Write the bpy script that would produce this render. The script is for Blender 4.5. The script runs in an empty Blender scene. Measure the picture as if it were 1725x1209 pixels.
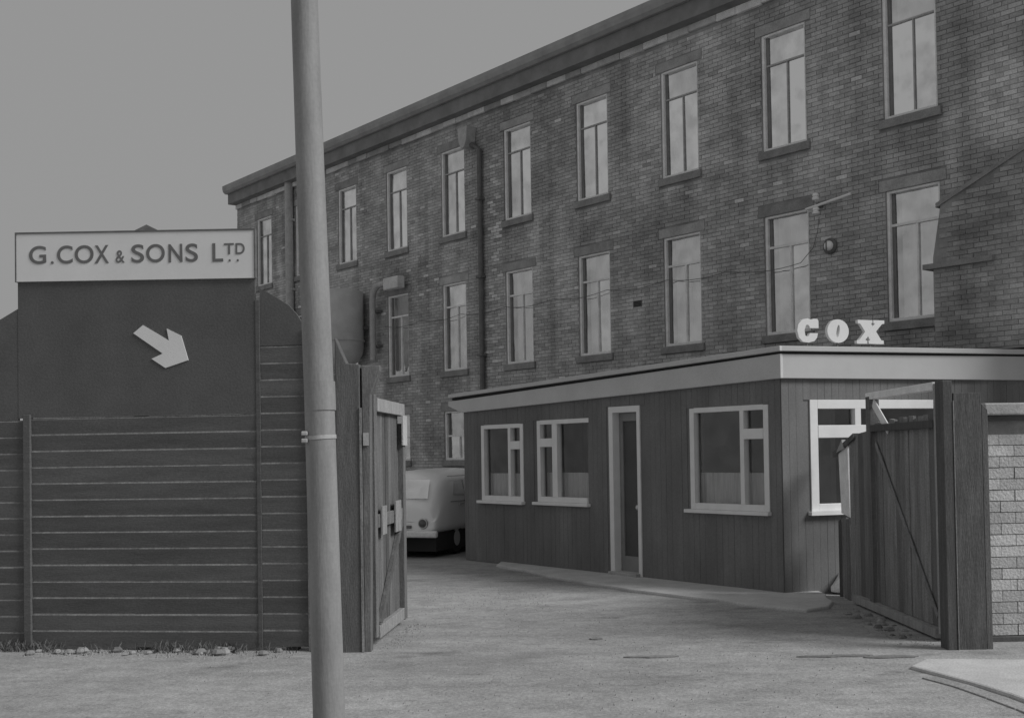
import bpy, bmesh, math, random
from math import sin, cos, pi, radians
from mathutils import Matrix, Vector
random.seed(7)
SC = bpy.context.scene
COL = SC.collection

# ------------------------------------------------------------------ camera, sky, sun, exposure
cam_d = bpy.data.cameras.new('camera')
cam_d.sensor_width = 36.0
cam_d.lens = 36.0 * 2000.0 / 1725.0
cam_d.shift_y = 0.0654
cam_d.clip_end = 1500.0
cam_o = bpy.data.objects.new('camera', cam_d)
COL.objects.link(cam_o)
cam_o.matrix_world = (Matrix.Translation((0, 0, 1.7)) @ Matrix.Rotation(radians(90) + 0.0232, 4, 'X')
                      @ Matrix.Rotation(-0.0153, 4, 'Z'))
SC.camera = cam_o

SUN_AZ = radians(110)      # direction towards the sun, clockwise from +Y (the view direction)
SUN_EL = radians(40)
world = bpy.data.worlds.new('World')
SC.world = world
world.use_nodes = True
wn, wl = world.node_tree.nodes, world.node_tree.links
wn.clear()
sky = wn.new('ShaderNodeTexSky')
sky.sky_type = 'NISHITA'
sky.sun_disc = False
sky.sun_elevation = SUN_EL
sky.sun_rotation = SUN_AZ
sky.dust_density = 6.0
bw = wn.new('ShaderNodeRGBToBW')            # a black and white picture of an overcast sky
mixs = wn.new('ShaderNodeMix'); mixs.data_type = 'FLOAT'
mixs.inputs[0].default_value = 0.94         # cloud cover: even grey over most of the clear-sky gradient
mixs.inputs[3].default_value = 3.08
bg = wn.new('ShaderNodeBackground')
bg.inputs['Strength'].default_value = 0.10
wo = wn.new('ShaderNodeOutputWorld')
wl.new(sky.outputs[0], bw.inputs[0])
wl.new(bw.outputs[0], mixs.inputs[2])
wl.new(mixs.outputs[0], bg.inputs['Color'])
wl.new(bg.outputs[0], wo.inputs[0])

sun_d = bpy.data.lights.new('sun', 'SUN')
sun_d.energy = 2.6
sun_d.angle = radians(22)
sun_d.color = (1.0, 1.0, 1.0)
sun_o = bpy.data.objects.new('sun', sun_d)
COL.objects.link(sun_o)
to_sun = Vector((sin(SUN_AZ) * cos(SUN_EL), cos(SUN_AZ) * cos(SUN_EL), sin(SUN_EL)))
sun_o.rotation_euler = to_sun.to_track_quat('Z', 'Y').to_euler()
SC.view_settings.view_transform = 'Standard'
SC.view_settings.look = 'None'
SC.view_settings.exposure = 0.0
SC.view_settings.gamma = 1.0
SC.view_settings.use_curve_mapping = False

# ------------------------------------------------------------------ helpers
class MB:
    """collects shapes and links them as ONE mesh object"""
    def __init__(self, M=None):
        self.v, self.f, self.M = [], [], M
    def add(self, vs, fs):
        b = len(self.v)
        self.v += [tuple(self.M @ Vector(p)) if self.M else tuple(p) for p in vs]
        self.f += [tuple(b + i for i in f) for f in fs]
        return self
    def box(self, x0, x1, y0, y1, z0, z1, back=True):
        vs = [(x0, y0, z0), (x1, y0, z0), (x1, y1, z0), (x0, y1, z0),
              (x0, y0, z1), (x1, y0, z1), (x1, y1, z1), (x0, y1, z1)]
        fs = [(3, 2, 1, 0), (4, 5, 6, 7), (0, 1, 5, 4), (1, 2, 6, 5), (3, 0, 4, 7)]
        if back: fs.append((2, 3, 7, 6))
        return self.add(vs, fs)
    def prism(self, poly, y0, y1):
        """polygon in x,z pushed from y0 to y1; listed counter-clockwise as seen from -y"""
        n = len(poly)
        vs = [(x, y0, z) for x, z in poly] + [(x, y1, z) for x, z in poly]
        fs = [tuple(range(n)), tuple(range(2 * n - 1, n - 1, -1))]
        fs += [(j, i, n + i, n + j) for i in range(n) for j in [(i + 1) % n]]
        return self.add(vs, fs)
    def slab(self, poly, z0, z1):
        n = len(poly)
        vs = [(x, y, z0) for x, y in poly] + [(x, y, z1) for x, y in poly]
        fs = [tuple(range(n - 1, -1, -1)), tuple(range(n, 2 * n))]
        fs += [(i, j, n + j, n + i) for i in range(n) for j in [(i + 1) % n]]
        return self.add(vs, fs)
    def tube(self, pts, r, n=8, cap=True):
        rs = r if isinstance(r, (list, tuple)) else [r] * len(pts)
        pts = [Vector(p) for p in pts]
        vs, fs = [], []
        prev = None
        for i, p in enumerate(pts):
            d = (pts[min(i + 1, len(pts) - 1)] - pts[max(i - 1, 0)]).normalized()
            a = prev if prev else (Vector((0, 0, 1)) if abs(d.z) < .9 else Vector((1, 0, 0)))
            a = (a - d * a.dot(d)).normalized()
            prev = a
            b = d.cross(a)
            for k in range(n):
                t = 2 * pi * k / n
                vs.append(tuple(p + (a * cos(t) + b * sin(t)) * rs[i]))
        for i in range(len(pts) - 1):
            for k in range(n):
                fs.append((i * n + k, i * n + (k + 1) % n, (i + 1) * n + (k + 1) % n, (i + 1) * n + k))
        if cap:
            fs.append(tuple(range(n - 1, -1, -1)))
            fs.append(tuple((len(pts) - 1) * n + k for k in range(n)))
        return self.add(vs, fs)
    def lathe(self, prof, n=20, c=(0, 0, 0)):
        vs, fs = [], []
        for r, z in prof:
            for k in range(n):
                t = 2 * pi * k / n
                vs.append((c[0] + r * cos(t), c[1] + r * sin(t), c[2] + z))
        m = len(prof)
        for i in range(m - 1):
            for k in range(n):
                fs.append((i * n + k, i * n + (k + 1) % n, (i + 1) * n + (k + 1) % n, (i + 1) * n + k))
        fs.append(tuple(range(n - 1, -1, -1)))
        fs.append(tuple((m - 1) * n + k for k in range(n)))
        return self.add(vs, fs)
    def mesh(self, name, mat, smooth=False):
        me = bpy.data.meshes.new(name)
        me.from_pydata(self.v, [], self.f)
        me.update()
        me.materials.append(mat)
        if smooth:
            me.polygons.foreach_set('use_smooth', [True] * len(me.polygons))
        return me
    def build(self, name, mat, parent=None, smooth=False, bevel=0.0, kind=None):
        o = bpy.data.objects.new(name, self.mesh(name, mat, smooth))
        COL.objects.link(o)
        o.parent = parent
        if smooth:
            try: o.data.set_sharp_from_angle(angle=radians(40))
            except Exception: pass
        if bevel:
            b = o.modifiers.new('bevel', 'BEVEL'); b.width = bevel; b.segments = 2
            b.limit_method = 'ANGLE'; b.angle_limit = radians(35)
        if kind: o['kind'] = kind
        return o

def share(name, me, parent, loc=(0, 0, 0), rot=(0, 0, 0)):
    o = bpy.data.objects.new(name, me)
    COL.objects.link(o)
    o.parent = parent
    o.location = loc
    o.rotation_euler = rot
    return o

def tag(o, label, cat, group=None, kind=None):
    o['label'] = label
    o['category'] = cat
    if group: o['group'] = group
    if kind: o['kind'] = kind
    return o

def empty(name, loc=(0, 0, 0), rz=0.0, label=None, cat=None, group=None):
    o = bpy.data.objects.new(name, None)
    COL.objects.link(o)
    o.location = loc
    o.rotation_euler = (0, 0, rz)
    o.empty_display_size = .2
    if label: tag(o, label, cat, group)
    return o

def mat(name, v, var=0.12, scale=6.0, rough=0.8, bump=0.0, bscale=40.0, stretch=(1, 1, 1), obj_var=0.0,
        isl_var=0.0, spec=0.3, metal=0.0, fine=0.0, world=False, soot=0.0):
    """grey material: mottled with noise, with object-to-object or piece-to-piece tone"""
    m = bpy.data.materials.new(name)
    m.use_nodes = True
    N, L = m.node_tree.nodes, m.node_tree.links
    b = N['Principled BSDF']
    b.inputs['Roughness'].default_value = rough
    b.inputs['Specular IOR Level'].default_value = spec
    b.inputs['Metallic'].default_value = metal
    tc = N.new('ShaderNodeTexCoord')
    co = N.new('ShaderNodeNewGeometry').outputs['Position'] if world else tc.outputs['Object']
    mp = N.new('ShaderNodeMapping'); mp.inputs['Scale'].default_value = stretch
    L.new(co, mp.inputs['Vector'])
    nz = N.new('ShaderNodeTexNoise'); nz.inputs['Scale'].default_value = scale
    nz.inputs['Detail'].default_value = 6.0; nz.inputs['Roughness'].default_value = .62
    L.new(mp.outputs[0], nz.inputs['Vector'])
    mr = N.new('ShaderNodeMapRange')
    mr.inputs['From Min'].default_value = .25; mr.inputs['From Max'].default_value = .75
    mr.inputs['To Min'].default_value = 1 - var; mr.inputs['To Max'].default_value = 1 + var
    L.new(nz.outputs['Fac'], mr.inputs['Value'])
    out = mr.outputs[0]
    def mul(a, bsock):
        x = N.new('ShaderNodeMath'); x.operation = 'MULTIPLY'
        L.new(a, x.inputs[0])
        if isinstance(bsock, float): x.inputs[1].default_value = bsock
        else: L.new(bsock, x.inputs[1])
        return x.outputs[0]
    if fine:
        n2 = N.new('ShaderNodeTexNoise'); n2.inputs['Scale'].default_value = 55.0; n2.inputs['Detail'].default_value = 4.0
        L.new(co, n2.inputs['Vector'])
        r2 = N.new('ShaderNodeMapRange'); r2.inputs['From Min'].default_value = .3; r2.inputs['From Max'].default_value = .7
        r2.inputs['To Min'].default_value = 1 - fine; r2.inputs['To Max'].default_value = 1 + fine
        L.new(n2.outputs['Fac'], r2.inputs['Value'])
        out = mul(out, r2.outputs[0])
    if obj_var or isl_var:
        oi = N.new('ShaderNodeObjectInfo')
        ge = N.new('ShaderNodeNewGeometry')
        ad = N.new('ShaderNodeMath'); ad.operation = 'ADD'
        L.new(oi.outputs['Random'], ad.inputs[0])
        if isl_var: L.new(ge.outputs['Random Per Island'], ad.inputs[1])
        else: ad.inputs[1].default_value = 0
        fr = N.new('ShaderNodeMath'); fr.operation = 'FRACT'
        L.new(ad.outputs[0], fr.inputs[0])
        r3 = N.new('ShaderNodeMapRange'); w = max(obj_var, isl_var)
        r3.inputs['To Min'].default_value = 1 - w; r3.inputs['To Max'].default_value = 1 + w
        L.new(fr.outputs[0], r3.inputs['Value'])
        out = mul(out, r3.outputs[0])
    if soot:                                    # rain-drawn soot: long upright streaks and broad grimy patches
        for sc, st in ((1.0, (2.2, 2.2, .28)), (.42, (1, 1, 1.3))):
            m3 = N.new('ShaderNodeMapping'); m3.inputs['Scale'].default_value = st; m3.inputs['Location'].default_value = (3.3, 1.7, .4)
            L.new(co, m3.inputs['Vector'])
            n3 = N.new('ShaderNodeTexNoise'); n3.inputs['Scale'].default_value = sc; n3.inputs['Detail'].default_value = 5.0
            L.new(m3.outputs[0], n3.inputs['Vector'])
            r4 = N.new('ShaderNodeMapRange'); r4.inputs['From Min'].default_value = .32; r4.inputs['From Max'].default_value = .62
            r4.inputs['To Min'].default_value = 1 - soot; r4.inputs['To Max'].default_value = 1 + soot * .35
            L.new(n3.outputs['Fac'], r4.inputs['Value'])
            out = mul(out, r4.outputs[0])
    out = mul(out, float(v))
    L.new(out, b.inputs['Base Color'])
    if bump:
        bz = N.new('ShaderNodeTexNoise'); bz.inputs['Scale'].default_value = bscale; bz.inputs['Detail'].default_value = 5.0
        L.new(mp.outputs[0], bz.inputs['Vector'])
        bp = N.new('ShaderNodeBump'); bp.inputs['Strength'].default_value = bump; bp.inputs['Distance'].default_value = .02
        L.new(bz.outputs['Fac'], bp.inputs['Height'])
        L.new(bp.outputs[0], b.inputs['Normal'])
    return m

def glass(name, refl, tint=1.0, rough=0.02, wob=0.25):
    """old window glass: lets the room show through and mirrors the sky a little unevenly"""
    m = bpy.data.materials.new(name)
    m.use_nodes = True
    N, L = m.node_tree.nodes, m.node_tree.links
    N.remove(N['Principled BSDF'])
    tr = N.new('ShaderNodeBsdfTransparent'); tr.inputs[0].default_value = (tint, tint, tint, 1)
    gl = N.new('ShaderNodeBsdfGlossy'); gl.inputs['Roughness'].default_value = rough; gl.inputs['Color'].default_value = (.97, .97, .97, 1)
    mx = N.new('ShaderNodeMixShader')
    lw = N.new('ShaderNodeLayerWeight'); lw.inputs['Blend'].default_value = .35
    ad = N.new('ShaderNodeMath'); ad.operation = 'ADD'; ad.use_clamp = True
    ml = N.new('ShaderNodeMath'); ml.operation = 'MULTIPLY'; ml.inputs[1].default_value = .25
    L.new(lw.outputs['Fresnel'], ml.inputs[0])
    L.new(ml.outputs[0], ad.inputs[0]); ad.inputs[1].default_value = refl
    dn = N.new('ShaderNodeTexNoise'); dn.inputs['Scale'].default_value = 3.5; dn.inputs['Detail'].default_value = 6.0
    dr = N.new('ShaderNodeMapRange'); dr.inputs['From Min'].default_value = .3; dr.inputs['From Max'].default_value = .65
    dr.inputs['To Min'].default_value = .72; dr.inputs['To Max'].default_value = 1.06
    dm = N.new('ShaderNodeMath'); dm.operation = 'MULTIPLY'
    oi = N.new('ShaderNodeObjectInfo'); ov = N.new('ShaderNodeMath'); ov.operation = 'MULTIPLY_ADD'; ov.inputs[1].default_value = refl * .36; ov.inputs[2].default_value = refl * .80
    L.new(oi.outputs['Random'], ov.inputs[0]); tc = N.new('ShaderNodeTexCoord')
    L.new(tc.outputs['Object'], dn.inputs['Vector']); L.new(dn.outputs['Fac'], dr.inputs['Value'])
    L.new(ov.outputs[0], dm.inputs[0]); L.new(dr.outputs[0], dm.inputs[1]); L.new(dm.outputs[0], ad.inputs[1])
    nz = N.new('ShaderNodeTexNoise'); nz.inputs['Scale'].default_value = 2.2
    L.new(tc.outputs['Object'], nz.inputs['Vector'])
    bp = N.new('ShaderNodeBump'); bp.inputs['Strength'].default_value = wob; bp.inputs['Distance'].default_value = .02
    L.new(nz.outputs['Fac'], bp.inputs['Height']); L.new(bp.outputs[0], gl.inputs['Normal'])
    L.new(ad.outputs[0], mx.inputs[0]); L.new(tr.outputs[0], mx.inputs[1]); L.new(gl.outputs[0], mx.inputs[2])
    L.new(mx.outputs[0], N['Material Output'].inputs['Surface'])
    return m

M_MORTAR = mat('mortar', .33, .25, 3, .95, .3, 60, world=True, soot=.30)
M_BRICK = mat('old_brick', .47, .30, 1.3, .9, .35, 60, stretch=(1, 1, 2.6), obj_var=.17, isl_var=.17, fine=.18, world=True, soot=.30)
M_PALEBRICK = mat('limed_brick', .48, .30, 3, .9, .3, 60, obj_var=.35, isl_var=.35, fine=.15)
M_STONE = mat('sill_stone', .27, .3, 4, .9, .25, 50, fine=.15)
M_LINTEL = mat('sooty_lintel_stone', .33, .35, 3, .9, .25, 50, obj_var=.25, fine=.15)
M_PALESTONE = mat('pale_stone', .58, .3, 2.2, .9, .25, 50, obj_var=.42, fine=.15)
M_CORNICE = mat('dark_cornice', .22, .25, 2.5, .85, .2, 40)
M_GUTTER = mat('gutter_paint', .32, .2, 3, .7, .1, 40)
M_SLATE = mat('slate', .14, .25, 4, .7, .2, 30, obj_var=.2)
M_WHITE = mat('white_gloss_paint', .78, .07, 5, .55, .05, 60)
M_WHITEOLD = mat('weathered_white_paint', .82, .16, 7, .65, .12, 60, fine=.08)
M_BLIND = mat('white_blind', .82, .08, 3, .9)
M_GAPSHADE = mat('blind_gap_shade', .2, .2, 6, .6)
M_REFLBAND = mat('reflection_band', .48, .22, 8, .95, stretch=(6, 1, .4))
M_RENDER = mat('dark_painted_render', .185, .2, 1.6, .8, .2, 90, stretch=(1.6, 1.6, .5), fine=.1, soot=.14)
M_FASCIA = mat('fascia_paint', .50, .07, 1.6, .6, .04, 30)
M_FASCIASHADE = mat('fascia_paint_shade_side', .55, .12, 1.2, .65, .05, 30, fine=.05)  # fascia paint copied for the shaded side, shade set in its colour
M_SHADOWGAP = mat('shadow_gap_dark', .04, .2, 5, .9)
M_ROOFFELT = mat('roof_felt', .12, .25, 4, .95, .2, 40)
M_DOOR = mat('door_paint', .09, .15, 4, .5, .05, 40)
M_DOORSTILE = mat('door_stile_paint', .27, .15, 5, .5, .05, 40)
M_DARKROOM = mat('room_dark', .42, .2, 1, .95)
M_METAL = mat('dull_metal', .35, .2, 9, .45, .1, 60, metal=.4)
M_BRASS = mat('worn_knob_metal', .6, .1, 9, .35, metal=.5)
M_IRON = mat('cast_iron', .14, .25, 9, .6, .15, 50)
M_PALEIRON = mat('pale_painted_iron', .42, .22, 8, .65, .1, 50, fine=.1)
M_CERAMIC = mat('white_porcelain', .85, .04, 9, .3)
M_HOARD = mat('dark_hoarding_paint', .118, .24, 2.2, .8, .2, 30, stretch=(.6, 1, 5), obj_var=.14, fine=.12)
M_LITEDGE = mat('lit_plank_edge', .17, .5, 5, .85, .2, 30, stretch=(1.5, 1, 1), fine=.2)  # plank edge highlight: light on the chamfer put into a paler colour
M_BOARD = mat('dark_flat_board', .112, .18, 1.6, .8, .12, 50, fine=.12)
M_SIGN = mat('sign_white', .74, .05, 2.5, .5, .03, 40)
M_LETTER = mat('sign_letter_paint', .16, .12, 9, .6)
M_TIMBER = mat('dark_timber', .12, .32, 3, .85, .35, 22, stretch=(6, 6, .7), obj_var=.3, fine=.15)
M_GATE = mat('weathered_gate_timber', .21, .35, 3, .9, .35, 22, stretch=(6, 6, .7), obj_var=.30, fine=.2)
M_PALETIMBER = mat('pale_timber', .36, .3, 4, .9, .3, 22, stretch=(5, 5, .8), obj_var=.2, fine=.15)
M_DARKGATE = mat('dark_gate_timber', .135, .35, 3, .9, .35, 22, stretch=(6, 6, .7), obj_var=.30, fine=.2)  # darker copy of the gate timber, for the left leaf
M_PALEGATE = mat('pale_gate_patch', .28, .35, 6, .9, .3, 22, stretch=(5, 5, .8), fine=.2)
M_POLE = mat('pole_paint', .255, .26, 3.0, .6, .12, 30, stretch=(3, 3, .6), fine=.06)
M_WBRICK = mat('whitewashed_brick', .56, .2, 2.4, .85, .5, 45, obj_var=.16, fine=.14, world=True, soot=.16)
M_WMORTAR = mat('dirty_mortar', .24, .3, 6, .95, .3, 60)
M_COPING = mat('concrete_coping', .40, .22, 5, .9, .25, 50, fine=.15)
M_TARSHADOW = mat('tar_and_coping_shadow', .10, .3, 5, .9, .25, 40)
M_VAN = mat('van_white_paint', .93, .03, 1.5, .3, spec=.9)
M_RUBBER = mat('tyre_rubber', .04, .1, 9, .9)
M_CHROME = mat('dull_chrome', .6, .1, 5, .3, metal=.7)
M_LAMPGLASS = mat('lamp_glass_dark', .12, .3, 20, .2)
M_CONCRETE = mat('pale_concrete', .50, .2, 2.2, .92, .25, 60, fine=.12)
M_STONEBIT = mat('rubble_stone', .24, .3, 9, .95, .3, 50, obj_var=.4)
M_GRASS = mat('dry_weed', .13, .3, 20, .9, isl_var=.4)
M_TIN = mat('galvanised_sheet', .55, .2, 2.0, .7, .1, 20)
G_UPPER = glass('old_glass_sky', .97)
G_LOWER = glass('old_glass_lower', .70, wob=.8)
G_SHOP = glass('shop_glass', .11, .92)
G_VAN = glass('van_glass', .7)

# ------------------------------------------------------------------ ground
def ground_material(name, base, dark, seed):
    m = bpy.data.materials.new(name); m.use_nodes = True
    N, L = m.node_tree.nodes, m.node_tree.links
    b = N['Principled BSDF']; b.inputs['Roughness'].default_value = .93; b.inputs['Specular IOR Level'].default_value = .2
    tc = N.new('ShaderNodeTexCoord')
    def noise(sc, det, st=(1, 1, 1)):
        mp = N.new('ShaderNodeMapping'); mp.inputs['Scale'].default_value = st; mp.inputs['Location'].default_value = (seed, seed * .7, 0)
        L.new(tc.outputs['Object'], mp.inputs[0])
        n = N.new('ShaderNodeTexNoise'); n.inputs['Scale'].default_value = sc; n.inputs['Detail'].default_value = det
        n.inputs['Roughness'].default_value = .6
        L.new(mp.outputs[0], n.inputs['Vector'])
        return n.outputs['Fac']
    def rng(s, a, bb, c, d):
        r = N.new('ShaderNodeMapRange'); L.new(s, r.inputs['Value'])
        for k, v in zip(('From Min', 'From Max', 'To Min', 'To Max'), (a, bb, c, d)): r.inputs[k].default_value = v
        return r.outputs[0]
    def mul(a, c):
        x = N.new('ShaderNodeMath'); x.operation = 'MULTIPLY'; L.new(a, x.inputs[0])
        if isinstance(c, float): x.inputs[1].default_value = c
        else: L.new(c, x.inputs[1])
        return x.outputs[0]
    v = rng(noise(.45, 5, (.7, 1.25, 1)), .3, .7, .80, 1.16)       # tyre-polished bands across the road
    v = mul(v, rng(noise(2.4, 6, (.85, 1.2, 1)), .3, .7, .80, 1.16))
    v = mul(v, rng(noise(9, 5), .3, .7, .88, 1.1))
    v = mul(v, rng(noise(38, 4), .3, .7, .76, 1.2))
    v = mul(v, rng(noise(120, 2), .35, .65, .88, 1.1))
    st = rng(noise(1.1, 5, (.8, 1.7, 1)), .30, .42, dark, 1.0)    # oil and damp stains
    v = mul(mul(v, st), float(base))
    L.new(v, b.inputs['Base Color'])
    bp = N.new('ShaderNodeBump'); bp.inputs['Strength'].default_value = .5; bp.inputs['Distance'].default_value = .02
    L.new(noise(45, 6), bp.inputs['Height']); L.new(bp.outputs[0], b.inputs['Normal'])
    return m
M_ROAD = ground_material('worn_road', .35, .62, 3.1)
M_PAVE = ground_material('worn_footway', .34, .7, 11.7)
M_STAIN = mat('oil_stain', .20, .3, 4, .9, fine=.2)

def terrain():
    """one sheet: dense and slightly uneven near the gates, coarse out to the horizon"""
    xs = [-700, -200, -60, -25] + [-12 + .5 * i for i in range(49)] + [25, 60, 200, 700]
    ys = [-300, -60, -15] + [-2 + .5 * i for i in range(57)] + [40, 90, 250, 900]
    vs, fs = [], []
    from mathutils import noise
    for y in ys:
        for x in xs:
            near = abs(x) < 12 and -2 < y < 26
            h = noise.noise(Vector((x * .4, y * .4, 1.3))) * .006 - .006 if near else -.012
            vs.append((x, y, h))
    n = len(xs)
    for j in range(len(ys) - 1):
        for i in range(n - 1):
            fs.append((j * n + i, j * n + i + 1, (j + 1) * n + i + 1, (j + 1) * n + i))
    mb = MB(); mb.add(vs, fs)
    return mb.build('road', M_ROAD, None, smooth=True, kind='structure')
terrain()

def wavy(poly, amp, step=.18, seed=1):
    r = random.Random(seed); out = []
    for i in range(len(poly)):
        a, b = Vector(poly[i]), Vector(poly[(i + 1) % len(poly)])
        k = max(1, int((b - a).length / step))
        for j in range(k):
            p = a.lerp(b, j / k)
            out.append((p.x + r.uniform(-amp, amp), p.y + r.uniform(-amp, amp)))
    return out
# pale concrete apron along the foot of the shop front
MB().slab(wavy([(-.25, 18.05), (.62, 15.95), (1.40, 14.50), (2.28, 13.38), (2.52, 12.90), (3.02, 12.40), (3.34, 12.68),
                (3.5, 13.10), (3.62, 14.15), (3.16, 14.0), (-.2, 18.55)], .035, .3, 4), -.10, .032).build('pavement', M_CONCRETE, None, bevel=.02, kind='structure')
# footway in front of the white wall, with its kerb
MB().slab(wavy([(3.04, 9.20), (3.16, 8.86), (3.28, 8.50), (3.40, 7.75), (3.55, 6.0), (9.5, 6.0), (9.5, 9.5), (3.95, 9.42), (3.70, 9.45), (3.28, 9.48)], .02, .3, 9),
          -.10, .022).build('pavement', M_CONCRETE, None, bevel=.02, kind='structure')
def kerb_run(pts):
    root = MB()
    for (a, b) in zip(pts[:-1], pts[1:]):
        a, b = Vector((*a, 0)), Vector((*b, 0))
        d = (b - a).normalized(); n = Vector((-d.y, d.x, 0)) * -.13
        a2, b2 = a + d * .006, b - d * .006
        MB().slab([tuple((a2 + n).xy), tuple((b2 + n).xy), tuple(b2.xy), tuple(a2.xy)], -.1, .004).build('kerb_stone', M_PAVE, None, kind='structure', bevel=.006)
kerb_run([(3.12, 8.86), (3.24, 8.50), (3.31, 8.1), (3.36, 7.75), (3.42, 7.2), (3.47, 6.6), (3.51, 6.0)])
for (x, y, a, b, s) in [(2.62, 9.80, .33, .05, 5), (3.06, 9.72, .22, .07, 6), (1.14, 9.9, .24, .05, 7), (.74, 10.9, .07, .05, 8)]:
    r = random.Random(s)
    MB().slab([(x + a * cos(t) * r.uniform(.75, 1.1), y + b * sin(t) * r.uniform(.6, 1.2)) for t in [2 * pi * k / 18 for k in range(18)]],
              -.03, .004).build('road_stain', M_STAIN, None, kind='structure')

# ------------------------------------------------------------------ walls with openings and brickwork
def wall_cells(mb, x0, x1, z0, z1, holes, y0, y1):
    xs = sorted({x0, x1, *[v for h in holes for v in h[:2] if x0 < v < x1]})
    zs = sorted({z0, z1, *[v for h in holes for v in h[2:] if z0 < v < z1]})
    for i in range(len(xs) - 1):
        for j in range(len(zs) - 1):
            cx, cz = (xs[i] + xs[i + 1]) / 2, (zs[j] + zs[j + 1]) / 2
            if any(h[0] < cx < h[1] and h[2] < cz < h[3] for h in holes): continue
            mb.box(xs[i], xs[i + 1], y0, y1, zs[j], zs[j + 1])

def brick_list(x0, x1, z0, z1, holes, L=.196, Hh=.066, j=.010, keep=None, seed=2):
    """stretcher bond, clipped at the openings: (x0, x1, z0, z1, whole)"""
    out = []; r = random.Random(seed); k = 0; z = z0
    while z + Hh <= z1 + 1e-6:
        segs = [(x0, x1)]
        for h in holes:
            if h[2] < z + Hh - .004 and h[3] > z + .004:
                ns = []
                for a, b in segs:
                    if h[1] <= a or h[0] >= b: ns.append((a, b)); continue
                    if h[0] > a: ns.append((a, h[0]))
                    if h[1] < b: ns.append((h[1], b))
                segs = ns
        off = (L / 2 if k % 2 else 0) + r.uniform(-.012, .012)
        for a, b in segs:
            n0 = math.floor((a - x0 - off) / L)
            x = x0 + off + n0 * L
            while x < b:
                p, q = max(x, a), min(x + L, b)
                if q - p > .035 and (keep is None or keep((p + q) / 2, z + Hh / 2)):
                    out.append((p + j / 2, q - j / 2, z + j / 2, z + Hh - j / 2, q - p > L - 1e-4))
                x += L
        z += Hh; k += 1
    return out

# ------------------------------------------------------------------ the three-storey brick mill
A_F = .6676
MILL = empty('brick_mill', (5.367, 16.81, 0), math.atan2(-cos(A_F), sin(A_F)),
             'long brick mill with rows of tall pale windows rising behind the shop front', 'building')
# local axes: x to the right along the front, y into the wall, z up
PITCH, WW = 2.2, .85
LEV = [(6.352, 8.19), (3.478, 5.335)]
cols = [c for c in range(-2, 9)]
holes = []
wins = []
for c in cols:
    xl = -(7 - c) * PITCH
    for lev, (za, zb) in enumerate(LEV):
        if c == 8: continue
        holes.append((xl, xl + WW, za, zb)); wins.append((xl, za, zb, lev, c))
for c in (0, 1, 2):
    xl = -(7 - c) * PITCH
    holes.append((xl, xl + WW, 1.58, 2.62)); wins.append((xl, 1.58, 2.62, 2, c))
XL, XR = -21.03, 3.4
mb = MB(); wall_cells(mb, XL, XR, -.1, 8.68, holes, 0, .3)
mb.box(XL, XL + .3, .3, 9.0, -.1, 8.68); mb.box(XR - .3, XR, .3, 9.0, -.1, 8.68); mb.box(XL + .3, XR - .3, 8.7, 9.0, -.1, 8.68)
mb.build('wall', M_MORTAR, MILL)
mb = MB(); mb.box(XL + .32, XR - .32, .9, 1.0, .1, 8.6); mb.box(XL + .32, XR - .32, .31, .9, .1, .2)
mb.box(XL + .32, XR - .32, .31, .9, 3.0, 3.1); mb.box(XL + .32, XR - .32, .31, .9, 5.9, 6.0)
mb.build('room', M_DARKROOM, MILL)
# lintel and sill zones stay clear of bricks
bh = [(h[0] - .0, h[1] + .0, h[2], h[3]) for h in holes] + [(h[0] - .07, h[1] + .07, h[2] - .13, h[2]) for h in holes] + [(h[0] - .11, h[1] + .11, h[3], h[3] + .165) for h in holes]
bricks = brick_list(XL, XR, -.02, 8.68, bh, keep=lambda x, z: not (x > -9.2 and z < 2.8))
def dist_key(b):
    p = MILL_M @ Vector(((b[0] + b[1]) / 2, 0, (b[2] + b[3]) / 2))
    return (p - Vector((0, 0, 1.7))).length
MILL_M = Matrix.Translation((5.367, 16.81, 0)) @ Matrix.Rotation(math.atan2(-cos(A_F), sin(A_F)), 4, 'Z')
def in_view(b):
    x, z = (b[0] + b[1]) / 2, (b[2] + b[3]) / 2
    if x > 2.02 or z > 8.0 - max(0, x) * .35: return False
    if x > .78 and z < 4.9 + max(0, x - .99) * .42: return False
    return z > 3.0
near = sorted([b for b in bricks if b[4] and in_view(b)], key=dist_key)[:300]
nearset = {b[:4] for b in near}
pale_zone = lambda x, z: (-9.28 < x < -8.92 and 3.2 < z < 7.6 and random.random() < .62) or \
                         (.55 < x < 1.05 and 5.5 < z < 5.75) or (-13.2 < x < -12.3 and 5.4 < z < 5.65) or random.random() < .035
BY0, BY1 = -.009, .03
bm_me = MB().box(-.093, .093, BY0, BY1, -.028, .028, back=False).mesh('brick', M_BRICK)
for b in near:
    share('brick', bm_me, MILL, ((b[0] + b[1]) / 2, random.uniform(-.003, .003), (b[2] + b[3]) / 2))
rest, pale = MB(), MB()
for b in bricks:
    if b[:4] in nearset: continue
    t = pale if pale_zone((b[0] + b[1]) / 2, (b[2] + b[3]) / 2) else rest
    dy = random.uniform(-.003, .003)
    t.box(b[0], b[1], BY0 + dy, BY1, b[2], b[3], back=False)
rest.build('brickwork', M_BRICK, MILL, kind='stuff')
pale.build('limed_brickwork', M_PALEBRICK, MILL, kind='stuff')
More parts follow.
